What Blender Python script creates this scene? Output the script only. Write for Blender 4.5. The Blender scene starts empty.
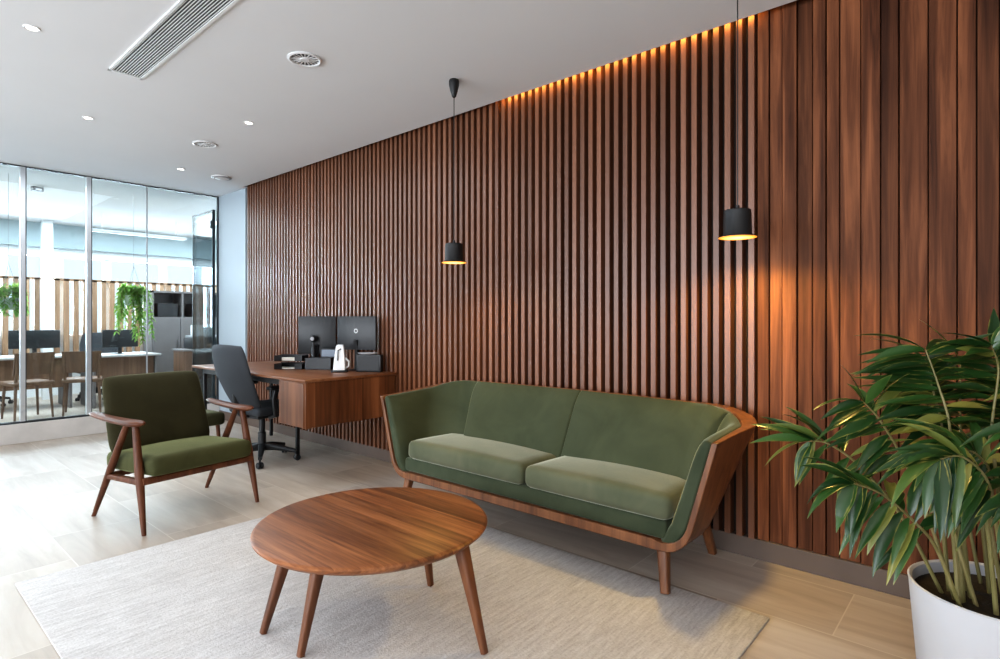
import bpy, bmesh, math, random
from mathutils import Vector, Matrix
random.seed(7)
S = bpy.context.scene
COL = S.collection
PI = math.pi
H = 2.82          # ceiling height
WX = 3.13         # face of the panelled wall
GY = 7.5          # glass partition
FY = 11.8         # far office facade

# ------------------------------------------------------------------ materials
def new_mat(name):
    m = bpy.data.materials.new(name); m.use_nodes = True
    nt = m.node_tree; nt.nodes.clear()
    out = nt.nodes.new('ShaderNodeOutputMaterial')
    b = nt.nodes.new('ShaderNodeBsdfPrincipled')
    nt.links.new(b.outputs[0], out.inputs[0])
    return m, nt, b, out

def N(nt, t, **kw):
    n = nt.nodes.new(t)
    for k, v in kw.items(): setattr(n, k, v)
    return n

def ramp(nt, fac, stops):
    r = N(nt, 'ShaderNodeValToRGB')
    el = r.color_ramp.elements
    while len(el) < len(stops): el.new(0.5)
    for e, (p, c) in zip(el, stops):
        e.position = p; e.color = (c[0], c[1], c[2], 1)
    nt.links.new(fac, r.inputs[0])
    return r.outputs[0]

def coords(nt, scale, kind='Object', offset=None):
    tc = N(nt, 'ShaderNodeTexCoord'); mp = N(nt, 'ShaderNodeMapping')
    mp.inputs['Scale'].default_value = scale
    nt.links.new(tc.outputs[kind], mp.inputs[0])
    if offset is not None:
        a = N(nt, 'ShaderNodeVectorMath', operation='ADD')
        nt.links.new(mp.outputs[0], a.inputs[0]); nt.links.new(offset, a.inputs[1])
        return a.outputs[0]
    return mp.outputs[0]

def noise(nt, vec, scale=1, detail=4, rough=.55, dist=0):
    n = N(nt, 'ShaderNodeTexNoise')
    n.inputs['Scale'].default_value = scale; n.inputs['Detail'].default_value = detail
    n.inputs['Roughness'].default_value = rough; n.inputs['Distortion'].default_value = dist
    nt.links.new(vec, n.inputs['Vector'])
    return n.outputs[0]

def plain(name, col, rough=.5, metal=0, var=.06, scale=12, bump=0, spec=.5, coat=0):
    m, nt, b, _ = new_mat(name)
    f = noise(nt, coords(nt, (1, 1, 1)), scale, 3)
    lo = [max(0, c * (1 - var)) for c in col]; hi = [min(1, c * (1 + var)) for c in col]
    nt.links.new(ramp(nt, f, [(.3, lo), (.7, hi)]), b.inputs['Base Color'])
    b.inputs['Roughness'].default_value = rough; b.inputs['Metallic'].default_value = metal
    b.inputs['Specular IOR Level'].default_value = spec
    if coat: b.inputs['Coat Weight'].default_value = coat
    if bump:
        bp = N(nt, 'ShaderNodeBump'); bp.inputs['Strength'].default_value = bump; bp.inputs['Distance'].default_value = .002
        nt.links.new(f, bp.inputs['Height']); nt.links.new(bp.outputs[0], b.inputs['Normal'])
    return m

def wood(name, axis, dark, mid, light, rough=.4, pitch=None, paxis=0, var=.35, freq=26, use_pid=False, coat=0.0, spec=.5, gain=1.0, bump=.15, detail=7, lo=.34, hi=.66, stretch=.045):
    """grain runs along axis; optional per-board variation by pitch along paxis or the pid attribute"""
    dark, mid, light = [[c * gain for c in q] for q in (dark, mid, light)]
    m, nt, b, _ = new_mat(name)
    sc = [freq, freq, freq]; sc[axis] = freq * stretch
    val = None; off = None
    if pitch or use_pid:
        if use_pid:
            at = N(nt, 'ShaderNodeAttribute', attribute_name='pid'); src = at.outputs['Fac']
        else:
            tc = N(nt, 'ShaderNodeTexCoord'); sx = N(nt, 'ShaderNodeSeparateXYZ')
            nt.links.new(tc.outputs['Object'], sx.inputs[0])
            mu = N(nt, 'ShaderNodeMath', operation='DIVIDE'); mu.inputs[1].default_value = pitch
            nt.links.new(sx.outputs[paxis], mu.inputs[0])
            fl = N(nt, 'ShaderNodeMath', operation='FLOOR'); nt.links.new(mu.outputs[0], fl.inputs[0]); src = fl.outputs[0]
        wn = N(nt, 'ShaderNodeTexWhiteNoise', noise_dimensions='1D'); nt.links.new(src, wn.inputs['W'])
        val = wn.outputs['Value']
        vm = N(nt, 'ShaderNodeVectorMath', operation='SCALE'); vm.inputs['Scale'].default_value = 37
        nt.links.new(wn.outputs['Color'], vm.inputs[0]); off = vm.outputs[0]
    v = coords(nt, sc, 'Object', off)
    f1 = noise(nt, v, 1, detail, .62, .5)
    sc2 = [freq * .22] * 3; sc2[axis] = freq * stretch * .4
    f2 = noise(nt, coords(nt, sc2, 'Object', off), 1, 3, .5, 1.4)
    mx = N(nt, 'ShaderNodeMix', data_type='FLOAT'); mx.inputs[0].default_value = .45
    nt.links.new(f1, mx.inputs[2]); nt.links.new(f2, mx.inputs[3])
    c = ramp(nt, mx.outputs[0], [(lo, dark), (.5, mid), (hi, light)])
    if val is not None:
        hs = N(nt, 'ShaderNodeHueSaturation')
        mr = N(nt, 'ShaderNodeMapRange'); mr.inputs[3].default_value = 1 - var; mr.inputs[4].default_value = 1 + var
        nt.links.new(val, mr.inputs[0]); nt.links.new(mr.outputs[0], hs.inputs['Value']); nt.links.new(c, hs.inputs['Color'])
        c = hs.outputs[0]
    nt.links.new(c, b.inputs['Base Color'])
    b.inputs['Roughness'].default_value = rough
    b.inputs['Specular IOR Level'].default_value = spec
    b.inputs['Coat Weight'].default_value = coat; b.inputs['Coat Roughness'].default_value = .3
    bp = N(nt, 'ShaderNodeBump'); bp.inputs['Strength'].default_value = bump; bp.inputs['Distance'].default_value = .001
    nt.links.new(f1, bp.inputs['Height'])
    if bump: nt.links.new(bp.outputs[0], b.inputs['Normal'])
    return m

def velvet(name, dark, light, sheen=.6, tint=(.8, .8, .5)):
    m, nt, b, _ = new_mat(name)
    f = noise(nt, coords(nt, (1, 1, 1)), 3.5, 4, .55, .6)
    f2 = noise(nt, coords(nt, (1, 1, 1)), 420, 2)
    nt.links.new(ramp(nt, f, [(.3, dark), (.7, light)]), b.inputs['Base Color'])
    b.inputs['Roughness'].default_value = .85
    b.inputs['Specular IOR Level'].default_value = .15
    b.inputs['Sheen Weight'].default_value = sheen; b.inputs['Sheen Roughness'].default_value = .35
    b.inputs['Sheen Tint'].default_value = (*tint, 1)
    bp = N(nt, 'ShaderNodeBump'); bp.inputs['Strength'].default_value = .25; bp.inputs['Distance'].default_value = .001
    nt.links.new(f2, bp.inputs['Height']); nt.links.new(bp.outputs[0], b.inputs['Normal'])
    return m

def emit(name, col, strength):
    m, nt, b, out = new_mat(name)
    b.inputs['Base Color'].default_value = (*col, 1)
    b.inputs['Emission Color'].default_value = (*col, 1); b.inputs['Emission Strength'].default_value = strength
    return m

def glass_mat(name, tint=(.93, .97, .98), refl=.9):
    m, nt, b, out = new_mat(name)
    nt.nodes.remove(b)
    tr = N(nt, 'ShaderNodeBsdfTransparent'); tr.inputs[0].default_value = (*tint, 1)
    gl = N(nt, 'ShaderNodeBsdfGlossy'); gl.inputs['Roughness'].default_value = .015
    fr = N(nt, 'ShaderNodeFresnel'); fr.inputs['IOR'].default_value = 1.45
    mu = N(nt, 'ShaderNodeMath', operation='MULTIPLY'); mu.inputs[1].default_value = refl
    nt.links.new(fr.outputs[0], mu.inputs[0])
    mx = N(nt, 'ShaderNodeMixShader')
    nt.links.new(mu.outputs[0], mx.inputs[0]); nt.links.new(tr.outputs[0], mx.inputs[1]); nt.links.new(gl.outputs[0], mx.inputs[2])
    nt.links.new(mx.outputs[0], out.inputs[0])
    return m

def floor_mat():
    m, nt, b, _ = new_mat('stone_tile')
    tc = N(nt, 'ShaderNodeTexCoord')
    mp = N(nt, 'ShaderNodeMapping'); mp.inputs['Rotation'].default_value = (0, 0, PI / 2); mp.inputs['Location'].default_value = (0.05, .13, 0)
    nt.links.new(tc.outputs['Object'], mp.inputs[0])
    br = N(nt, 'ShaderNodeTexBrick'); br.offset = .5; br.squash = 1
    br.inputs['Scale'].default_value = 1; br.inputs['Brick Width'].default_value = .9; br.inputs['Row Height'].default_value = .45
    br.inputs['Mortar Size'].default_value = .0028; br.inputs['Mortar Smooth'].default_value = .2; br.inputs['Bias'].default_value = 0
    br.inputs['Color1'].default_value = (0, 0, 0, 1); br.inputs['Color2'].default_value = (1, 1, 1, 1)
    nt.links.new(mp.outputs[0], br.inputs['Vector'])
    vm = N(nt, 'ShaderNodeVectorMath', operation='SCALE'); vm.inputs['Scale'].default_value = 9
    nt.links.new(br.outputs['Color'], vm.inputs[0])
    f1 = noise(nt, coords(nt, (9, 1.1, 1), 'Object', vm.outputs[0]), 1, 7, .6, .8)
    f2 = noise(nt, coords(nt, (1.6, .5, 1), 'Object', vm.outputs[0]), 1, 3, .5, .6)
    mx = N(nt, 'ShaderNodeMix', data_type='FLOAT'); mx.inputs[0].default_value = .5
    nt.links.new(f1, mx.inputs[2]); nt.links.new(f2, mx.inputs[3])
    c = ramp(nt, mx.outputs[0], [(.3, (.33, .27, .22)), (.5, (.47, .40, .335)), (.68, (.59, .53, .465))])
    mc = N(nt, 'ShaderNodeMix', data_type='RGBA')
    nt.links.new(br.outputs['Fac'], mc.inputs[0]); nt.links.new(c, mc.inputs[6]); mc.inputs[7].default_value = (.58, .52, .45, 1)
    nt.links.new(mc.outputs[2], b.inputs['Base Color'])
    b.inputs['Roughness'].default_value = .42; b.inputs['Specular IOR Level'].default_value = .4
    bp = N(nt, 'ShaderNodeBump'); bp.inputs['Strength'].default_value = .12; bp.inputs['Distance'].default_value = .002
    nt.links.new(f1, bp.inputs['Height']); nt.links.new(bp.outputs[0], b.inputs['Normal'])
    return m

def rug_mat():
    m, nt, b, _ = new_mat('rug_weave')
    # ribs run towards the panelled wall (local x)
    f1 = noise(nt, coords(nt, (9, 85, 30)), 1, 3, .6, .4)
    f2 = noise(nt, coords(nt, (1, 1, 1)), 120, 3)
    f3 = noise(nt, coords(nt, (1, 1, 1)), 1.6, 3)
    mx = N(nt, 'ShaderNodeMix', data_type='FLOAT'); mx.inputs[0].default_value = .4
    nt.links.new(f1, mx.inputs[2]); nt.links.new(f2, mx.inputs[3])
    c = ramp(nt, mx.outputs[0], [(.3, (.42, .395, .38)), (.5, (.57, .545, .53)), (.68, (.68, .66, .645))])
    c3 = ramp(nt, f3, [(.35, (.9, .9, .9)), (.65, (1, 1, 1))])
    mm = N(nt, 'ShaderNodeMix', data_type='RGBA', blend_type='MULTIPLY'); mm.inputs[0].default_value = 1
    nt.links.new(c, mm.inputs[6]); nt.links.new(c3, mm.inputs[7])
    nt.links.new(mm.outputs[2], b.inputs['Base Color'])
    b.inputs['Roughness'].default_value = .95; b.inputs['Specular IOR Level'].default_value = .1
    bp = N(nt, 'ShaderNodeBump'); bp.inputs['Strength'].default_value = .9; bp.inputs['Distance'].default_value = .006
    nt.links.new(mx.outputs[0], bp.inputs['Height']); nt.links.new(bp.outputs[0], b.inputs['Normal'])
    return m

def leaf_mat(name, dark, light, edge, rough=.33, trans=0):
    m, nt, b, _ = new_mat(name)
    at = N(nt, 'ShaderNodeAttribute', attribute_name='pid')
    wn = N(nt, 'ShaderNodeTexWhiteNoise', noise_dimensions='1D'); nt.links.new(at.outputs['Fac'], wn.inputs['W'])
    c = ramp(nt, wn.outputs['Value'], [(0, dark), (.55, [(a + b_) / 2 for a, b_ in zip(dark, light)]), (.85, light), (1, edge)])
    ed = N(nt, 'ShaderNodeAttribute', attribute_name='edge')
    f = noise(nt, coords(nt, (1, 1, 1)), 22, 2)
    mu = N(nt, 'ShaderNodeMath', operation='MULTIPLY'); nt.links.new(ed.outputs['Fac'], mu.inputs[0]); nt.links.new(f, mu.inputs[1])
    mr = N(nt, 'ShaderNodeMapRange'); mr.inputs[1].default_value = .40; mr.inputs[2].default_value = .70
    nt.links.new(mu.outputs[0], mr.inputs[0])
    mx = N(nt, 'ShaderNodeMix', data_type='RGBA'); nt.links.new(mr.outputs[0], mx.inputs[0])
    nt.links.new(c, mx.inputs[6]); mx.inputs[7].default_value = (*edge, 1)
    nt.links.new(mx.outputs[2], b.inputs['Base Color'])
    b.inputs['Roughness'].default_value = rough
    if trans:
        tl = N(nt, 'ShaderNodeBsdfTranslucent'); nt.links.new(mx.outputs[2], tl.inputs[0])
        ms = N(nt, 'ShaderNodeMixShader'); ms.inputs[0].default_value = trans
        nt.links.new(b.outputs[0], ms.inputs[1]); nt.links.new(tl.outputs[0], ms.inputs[2]); nt.links.new(ms.outputs[0], _.inputs[0])
    return m

WAL_D, WAL_M, WAL_L = (.085, .030, .013), (.185, .072, .033), (.30, .128, .062)
M = {}
M['slat'] = wood('walnut_slats', 2, WAL_D, (.17, .068, .034), (.30, .140, .080), .36, use_pid=True, var=.2, freq=18, gain=.92, bump=0, spec=.55, detail=1, stretch=.004, lo=.12, hi=.88)
M['plank'] = wood('walnut_planks', 2, (.06, .020, .009), (.16, .058, .026), (.34, .13, .058), .6, use_pid=True, var=.3, freq=24, gain=.66, spec=.15, lo=.37, hi=.63)
M['back'] = plain('dark_backing', (.02, .012, .009), .8)
M['table'] = wood('walnut_table_top', 1, (.12, .036, .012), (.29, .105, .036), (.45, .185, .072), .42, pitch=.062, paxis=0, var=.24, freq=60, gain=.80, spec=.4)
M['tleg'] = wood('walnut_table_leg', 2, (.10, .032, .012), (.22, .078, .03), (.32, .125, .05), .38, freq=30, gain=.62)
M['sofawood_y'] = wood('walnut_sofa_shell', 2, (.13, .045, .018), (.27, .105, .042), (.39, .165, .07), .4, freq=34, coat=.05, gain=.62, lo=.36, hi=.64)
M['chairwood'] = wood('walnut_armchair', 2, (.075, .024, .011), (.16, .056, .026), (.25, .095, .045), .45, freq=26, gain=.66, spec=.3)
M['armwood'] = wood('walnut_armrest', 1, (.085, .026, .012), (.18, .062, .028), (.28, .105, .05), .42, freq=26, gain=.7, spec=.3)
M['desk_v'] = wood('walnut_desk_front', 2, (.10, .034, .014), (.24, .088, .036), (.37, .155, .068), .38, pitch=.085, paxis=0, var=.3, freq=24, gain=.66)
M['desk_top'] = wood('walnut_desk_top', 1, (.15, .055, .023), (.28, .115, .052), (.38, .175, .085), .34, freq=22, gain=.7)
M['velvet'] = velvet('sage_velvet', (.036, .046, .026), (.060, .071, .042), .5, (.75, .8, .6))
M['velvet_lit'] = velvet('sage_velvet_lit', (.070, .080, .048), (.118, .120, .076), .7, (.8, .8, .65))  # same velvet with the lit tone of the seat tops put into its colour
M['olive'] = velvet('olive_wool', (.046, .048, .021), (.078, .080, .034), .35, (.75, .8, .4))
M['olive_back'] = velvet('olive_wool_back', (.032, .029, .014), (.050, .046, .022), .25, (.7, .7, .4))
M['rug'] = rug_mat()
M['floor'] = floor_mat()
M['ceil'] = plain('ceiling_paint', (.74, .755, .775), .9, var=.01, scale=2)
M['white'] = plain('white_paint', (.72, .73, .74), .7, var=.015, scale=3)
M['blue_wall'] = plain('pale_blue_grey_paint', (.37, .43, .48), .55, var=.02, scale=2)
M['beam'] = plain('grey_bulkhead', (.42, .50, .53), .7, var=.02, scale=2)
M['base'] = plain('bronze_skirting', (.115, .082, .064), .6, 0, var=.08, scale=5)
M['black'] = plain('black_plastic', (.014, .015, .017), .42)
M['black_matt'] = plain('black_metal', (.02, .02, .021), .5, .3)
M['charcoal'] = plain('charcoal_fabric', (.030, .034, .040), .8, var=.15, scale=300, bump=.2)
M['chrome'] = plain('brushed_steel', (.5, .5, .52), .3, 1)
M['alu'] = plain('aluminium_frame', (.62, .65, .68), .35, .7, var=.03)
M['dark_alu'] = plain('dark_frame', (.045, .05, .055), .4, .5)
M['wplastic'] = plain('white_plastic', (.75, .76, .77), .35, var=.01)
M['grey_pl'] = plain('grey_plastic', (.35, .36, .38), .45)
M['paper'] = plain('paper', (.8, .77, .7), .85, var=.02)
M['pot'] = plain('white_pot', (.50, .50, .52), .55, var=.02, scale=8, bump=.05)
M['soil'] = plain('soil', (.022, .016, .011), .95, var=.5, scale=90, bump=.8)
M['cane'] = wood('plant_cane', 2, (.10, .085, .025), (.19, .165, .06), (.28, .23, .11), .5, freq=40)
M['leaf'] = leaf_mat('glossy_leaf', (.010, .036, .009), (.042, .105, .023), (.34, .30, .07), .3, .12)
M['fern'] = leaf_mat('fern_leaf', (.16, .36, .06), (.38, .60, .15), (.55, .68, .26), .6, .5)
M['glass'] = glass_mat('clear_glass', (.86, .93, .95))
M['winglass'] = glass_mat('window_glass', (.97, .98, 1), .6)
M['bulb'] = emit('warm_diffuser', (1, .40, .07), 2.2)
_nt = M['bulb'].node_tree; _b = [n for n in _nt.nodes if n.type == 'BSDF_PRINCIPLED'][0]
_tc = N(_nt, 'ShaderNodeTexCoord'); _vm = N(_nt, 'ShaderNodeVectorMath', operation='MULTIPLY'); _vm.inputs[1].default_value = (1, 1, 0)
_nt.links.new(_tc.outputs['Object'], _vm.inputs[0])
_ln = N(_nt, 'ShaderNodeVectorMath', operation='LENGTH'); _nt.links.new(_vm.outputs[0], _ln.inputs[0])
_mr = N(_nt, 'ShaderNodeMapRange'); _mr.inputs[2].default_value = .082; _nt.links.new(_ln.outputs['Value'], _mr.inputs[0])
_nt.links.new(ramp(_nt, _mr.outputs[0], [(0, (1, .80, .38)), (.62, (1, .62, .18)), (.85, (.8, .33, .05)), (1, (.5, .18, .02))]), _b.inputs['Emission Color'])
M['led'] = emit('warm_led', (1, .50, .11), 34)
M['down'] = emit('downlight_disc', (1, .93, .83), 6)
M['panel_lt'] = emit('office_light_panel', (.9, .96, 1), 5)
M['screenwood'] = wood('pale_slat_screen', 2, (.20, .115, .065), (.33, .20, .12), (.45, .29, .18), .5, use_pid=True, var=.2, freq=24)
M['off_grey'] = plain('grey_laminate', (.17, .155, .155), .5, var=.08, scale=4)
M['off_desk'] = plain('pale_laminate', (.40, .39, .385), .4, var=.04)
M['off_brown'] = wood('brown_laminate', 2, (.12, .06, .035), (.20, .11, .066), (.29, .17, .105), .5, freq=18, gain=.7)
M['facade_white'] = plain('bright_white_frame', (.82, .84, .86), .6, var=.01)
M['screen_blue'] = plain('grey_blue_display', (.10, .13, .18), .25)
M['kerb'] = plain('pale_stone_kerb', (.56, .53, .50), .5, var=.08, scale=5)
M['hedge_sky'] = plain('pale_pavement', (.6, .6, .6), .8)

# ------------------------------------------------------------------ helpers
def obj(name, bm, mat, parent=None, smooth=True, bevel=None, loc=None, kind=None):
    bmesh.ops.recalc_face_normals(bm, faces=bm.faces[:])
    me = bpy.data.meshes.new(name); bm.to_mesh(me); bm.free()
    me.materials.append(M[mat])
    if smooth:
        for p in me.polygons: p.use_smooth = True
    o = bpy.data.objects.new(name, me); COL.objects.link(o)
    if smooth:
        try: me.set_sharp_from_angle(angle=math.radians(42))
        except Exception: pass
    if parent: o.parent = parent
    if loc: o.location = loc
    if bevel:
        md = o.modifiers.new('bev', 'BEVEL'); md.width = bevel; md.segments = 2; md.limit_method = 'ANGLE'; md.angle_limit = math.radians(35)
    if kind: o['kind'] = kind
    return o

def thing(name, label, cat, loc=(0, 0, 0), rz=0, group=None):
    o = bpy.data.objects.new(name, None); COL.objects.link(o)
    o.empty_display_size = .1
    o.location = loc; o.rotation_euler = (0, 0, rz)
    o['label'] = label; o['category'] = cat
    if group: o['group'] = group
    return o

def tag(o, label, cat, group=None, kind=None):
    o['label'] = label; o['category'] = cat
    if group: o['group'] = group
    if kind: o['kind'] = kind
    return o

def dup(root, loc, rz, label):
    r = root.copy(); COL.objects.link(r); r.location = loc; r.rotation_euler = (0, 0, rz); r['label'] = label
    for ch in list(root.children):
        c = ch.copy(); COL.objects.link(c); c.parent = r
        for g in list(ch.children):
            d = g.copy(); COL.objects.link(d); d.parent = c
    return r

def box(bm, x0, x1, y0, y1, z0, z1, r=0, seg=3):
    g = bmesh.ops.create_cube(bm, size=1)
    vs = g['verts']
    for v in vs:
        v.co = Vector((x0 + (v.co.x + .5) * (x1 - x0), y0 + (v.co.y + .5) * (y1 - y0), z0 + (v.co.z + .5) * (z1 - z0)))
    if r:
        es = list({e for v in vs for e in v.link_edges})
        bmesh.ops.bevel(bm, geom=es, offset=r, segments=seg, profile=.5, affect='EDGES')
    return vs

def B(*a, **k):
    bm = bmesh.new(); box(bm, *a, **k); return bm

def xform(bm, mat, verts=None):
    bmesh.ops.transform(bm, matrix=mat, verts=verts or bm.verts[:])
    return bm

def tube(bm, pts, rad, n=12, square=False, sx=1.0):
    pts = [Vector(p) for p in pts]
    if not isinstance(rad, (list, tuple)): rad = [rad] * len(pts)
    rings = []
    up0 = None
    for i, p in enumerate(pts):
        t = (pts[min(i + 1, len(pts) - 1)] - pts[max(i - 1, 0)]).normalized()
        if up0 is None:
            a = Vector((0, 0, 1)) if abs(t.z) < .9 else Vector((0, 1, 0))
            up0 = (a - t * a.dot(t)).normalized()
        else:
            up0 = (up0 - t * up0.dot(t)).normalized()
        s = t.cross(up0)
        ring = []
        for k in range(n):
            an = 2 * PI * (k + .5) / n
            c, si = math.cos(an), math.sin(an)
            if square:
                q = .5
                c = math.copysign(abs(c) ** q, c); si = math.copysign(abs(si) ** q, si)
            ring.append(bm.verts.new(p + (s * c * sx + up0 * si) * rad[i]))
        rings.append(ring)
    for a, b in zip(rings, rings[1:]):
        for k in range(n):
            bm.faces.new((a[k], a[(k + 1) % n], b[(k + 1) % n], b[k]))
    bm.faces.new(rings[0][::-1]); bm.faces.new(rings[-1])
    return bm

def T(*a, **k):
    bm = bmesh.new(); return tube(bm, *a, **k)

def lathe(bm, prof, n=40, c=(0, 0, 0), close=False):
    rings = []
    for r, z in prof:
        if r < 1e-5:
            rings.append([bm.verts.new((c[0], c[1], c[2] + z))])
        else:
            rings.append([bm.verts.new((c[0] + r * math.cos(2 * PI * k / n), c[1] + r * math.sin(2 * PI * k / n), c[2] + z)) for k in range(n)])
    seq = list(zip(rings, rings[1:]))
    if close: seq.append((rings[-1], rings[0]))
    for a, b in seq:
        for k in range(n):
            k2 = (k + 1) % n
            if len(a) == 1 and len(b) == 1: continue
            if len(a) == 1: bm.faces.new((a[0], b[k2], b[k]))
            elif len(b) == 1: bm.faces.new((a[k], a[k2], b[0]))
            else: bm.faces.new((a[k], a[k2], b[k2], b[k]))
    return bm

def Lt(prof, **k):
    bm = bmesh.new(); return lathe(bm, prof, **k)

def two_surface(bm, A, Bq):
    """closed solid between two equally sized point grids"""
    ni, nj = len(A), len(A[0])
    a = [[bm.verts.new(p) for p in row] for row in A]
    b = [[bm.verts.new(p) for p in row] for row in Bq]
    for i in range(ni - 1):
        for j in range(nj - 1):
            bm.faces.new((a[i][j], a[i + 1][j], a[i + 1][j + 1], a[i][j + 1]))
            bm.faces.new((b[i][j], b[i][j + 1], b[i + 1][j + 1], b[i + 1][j]))
    for i in range(ni - 1):
        for j in (0, nj - 1):
            bm.faces.new((a[i][j], b[i][j], b[i + 1][j], a[i + 1][j]))
    for j in range(nj - 1):
        for i in (0, ni - 1):
            bm.faces.new((a[i][j], a[i][j + 1], b[i][j + 1], b[i][j]))
    return a, b

def cushion(sx, sy, sz, r, crown=0, cuts=14, front_crown=0):
    bm = bmesh.new()
    bmesh.ops.create_cube(bm, size=1)
    bmesh.ops.subdivide_edges(bm, edges=bm.edges[:], cuts=cuts, use_grid_fill=True)
    h = Vector((sx / 2, sy / 2, sz / 2)); inn = Vector((max(h.x - r, 0), max(h.y - r, 0), max(h.z - r, 0)))
    for v in bm.verts:
        q = v.co.copy()
        # concentrate samples near the edges
        p = Vector([math.sin(q[i] * PI) * h[i] for i in range(3)])
        c = Vector([max(-inn[i], min(inn[i], p[i])) for i in range(3)])
        d = p - c
        if d.length > 1e-7: p = c + d.normalized() * r
        fx, fy = p.x / h.x, p.y / h.y
        p.z += crown * (1 - fx * fx) * (1 - fy * fy) * (1 if p.z > 0 else -.2)
        v.co = p
    return bm

# ------------------------------------------------------------------ the setting
def struct(name, bm, mat, **k): return obj(name, bm, mat, kind='structure', **k)

struct('floor', B(-4, 6.2, -3, FY + .2, -.12, 0), 'floor', smooth=False)
bm = bmesh.new()
box(bm, -4, WX - .06, -3, FY + .2, H, H + .14); box(bm, WX - .06, 6.2, 6.75, FY + .2, H, H + .14)
box(bm, WX - .06, WX + .17, -3, 6.75, H + .07, H + .14)
struct('ceiling', bm, 'ceil', smooth=False)
struct('wall_right', B(WX + .05, WX + .17, -3, 6.75, 0, H + .07), 'back', smooth=False)
struct('wall_corner', B(WX - .02, WX + .17, 6.75, GY + .06, 0, H), 'blue_wall', smooth=False)
struct('wall_front', B(-4, 6.2, -3.12, -3, 0, H), 'white', smooth=False)
struct('baseboard_right', B(WX - .004, WX + .05, -3, 6.75, 0, .105), 'base', bevel=.003)
struct('baseboard_corner', B(WX - .034, WX - .02, 6.75, GY - .05, 0, .105), 'base')

# slats: one cladding surface
bm = bmesh.new(); lay = bm.faces.layers.float.new('pid')
SL0, SL1, PITCH = .955, 6.75, .0615
y = SL0 + .012; i = 0
while y + .03 < SL1:
    n0 = len(bm.faces)
    box(bm, WX - .012, WX + .05, y, y + .030, .105, H + .07)
    bm.faces.ensure_lookup_table()
    for f in bm.faces[n0:]: f[lay] = i + .5
    y += PITCH; i += 1
struct('trim_1', bm, 'slat', smooth=False)
# planks: uneven boards with narrow grooves
bm = bmesh.new(); lay = bm.faces.layers.float.new('pid')
y = SL0; i = 0
rnd = random.Random(3)
while y > -3:
    w = (.052 + .028 * rnd.random()) if y > .62 else (.055 + .06 * rnd.random())
    d = rnd.choice((0, .004, .008, .012)) if y > -.1 else rnd.choice((0, .003, .006))
    n0 = len(bm.faces)
    box(bm, WX + .0 + d, WX + .05, y - w + .0045, y, .105, H + .07)
    bm.faces.ensure_lookup_table()
    for f in bm.faces[n0:]: f[lay] = i + .5
    y -= w; i += 1
struct('trim_2', bm, 'plank', smooth=False, bevel=.0025)

# left side: glazed wall with piers (daylight enters here)
bm = bmesh.new()
box(bm, -4.12, -4, -3, FY, 0, .15); box(bm, -4.12, -4, -3, FY, 2.62, H)
piers = [-3, -.6, 1.8, 4.2, 6.6, 9.0, FY - .15]
for p in piers: box(bm, -4.12, -4, p, p + .15, .15, 2.62)
struct('wall_left', bm, 'white', smooth=False)
for k, (a, b) in enumerate(zip(piers, piers[1:])):
    w = struct('window_%d' % (k + 10), B(-4.07, -4.06, a + .15, b, .15, 2.62), 'winglass', smooth=False)
    bm = bmesh.new(); m_ = (a + .15 + b) / 2
    box(bm, -4.09, -4.04, m_ - .025, m_ + .025, .15, 2.62)
    box(bm, -4.09, -4.04, a + .15, b, .15, .2); box(bm, -4.09, -4.04, a + .15, b, 2.57, 2.62)
    obj('window_frame', bm, 'alu', w, smooth=False)

# glass partition towards the open office
PX = [-4.0, -2.1, 1.145, 1.63, 2.235, WX - .03]     # joint positions
KZ = .20
struct('trim_3', B(-4, WX - .02, GY - .04, GY + .06, 0, KZ), 'kerb', bevel=.004)
bm = bmesh.new(); box(bm, -4, WX - .02, GY - .02, GY + .03, KZ, KZ + .02); box(bm, -4, WX - .02, GY - .018, GY + .03, H - .012, H)
struct('trim_4', bm, 'dark_alu', smooth=False)
jt = [-4.0, -2.6, -1.2, .2, 1.175, 1.735, 2.30, WX - .03]
for k, (a, b) in enumerate(zip(jt, jt[1:])):
    w = struct('window_%d' % (k + 1), B(a, b, GY, GY + .012, KZ + .02, H - .012), 'glass', smooth=False)
    bm = bmesh.new()
    if abs(b - 2.30) < .01:
        box(bm, b - .006, b + .006, GY - .004, GY + .016, KZ + .02, H - .012)
        obj('joint', bm, 'grey_pl', w, smooth=False)
    elif k == len(jt) - 2:
        box(bm, b - .004, b + .01, GY - .01, GY + .02, KZ + .02, H - .012)
        obj('edge_frame', bm, 'dark_alu', w, smooth=False)
    else:
        box(bm, b - .026, b + .014, GY - .03, GY + .03, KZ + .02, H - .012)
        obj('mullion', bm, 'alu', w, smooth=False)
        bm = bmesh.new(); box(bm, b + .014, b + .024, GY - .022, GY + .026, KZ + .02, H - .012)
        obj('gasket', bm, 'dark_alu', w, smooth=False)

# glass door leaf standing open
d = struct('door_1', B(WX - .06, WX - .045, GY + .08, GY + .72, .03, 2.64), 'glass', smooth=False)
bm = bmesh.new()
box(bm, WX - .07, WX - .035, GY + .06, GY + .072, .01, 2.66); box(bm, WX - .058, WX - .047, GY + .712, GY + .735, .01, 2.66)
box(bm, WX - .058, WX - .047, GY + .06, GY + .735, 2.64, 2.66); box(bm, WX - .058, WX - .047, GY + .06, GY + .735, .01, .06)
obj('door_frame', bm, 'dark_alu', d, smooth=False)
bm = bmesh.new(); box(bm, WX - .085, WX - .03, GY + .065, GY + .095, 2.42, 2.52)
obj('hinge', bm, 'black', d, smooth=False)

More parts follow.
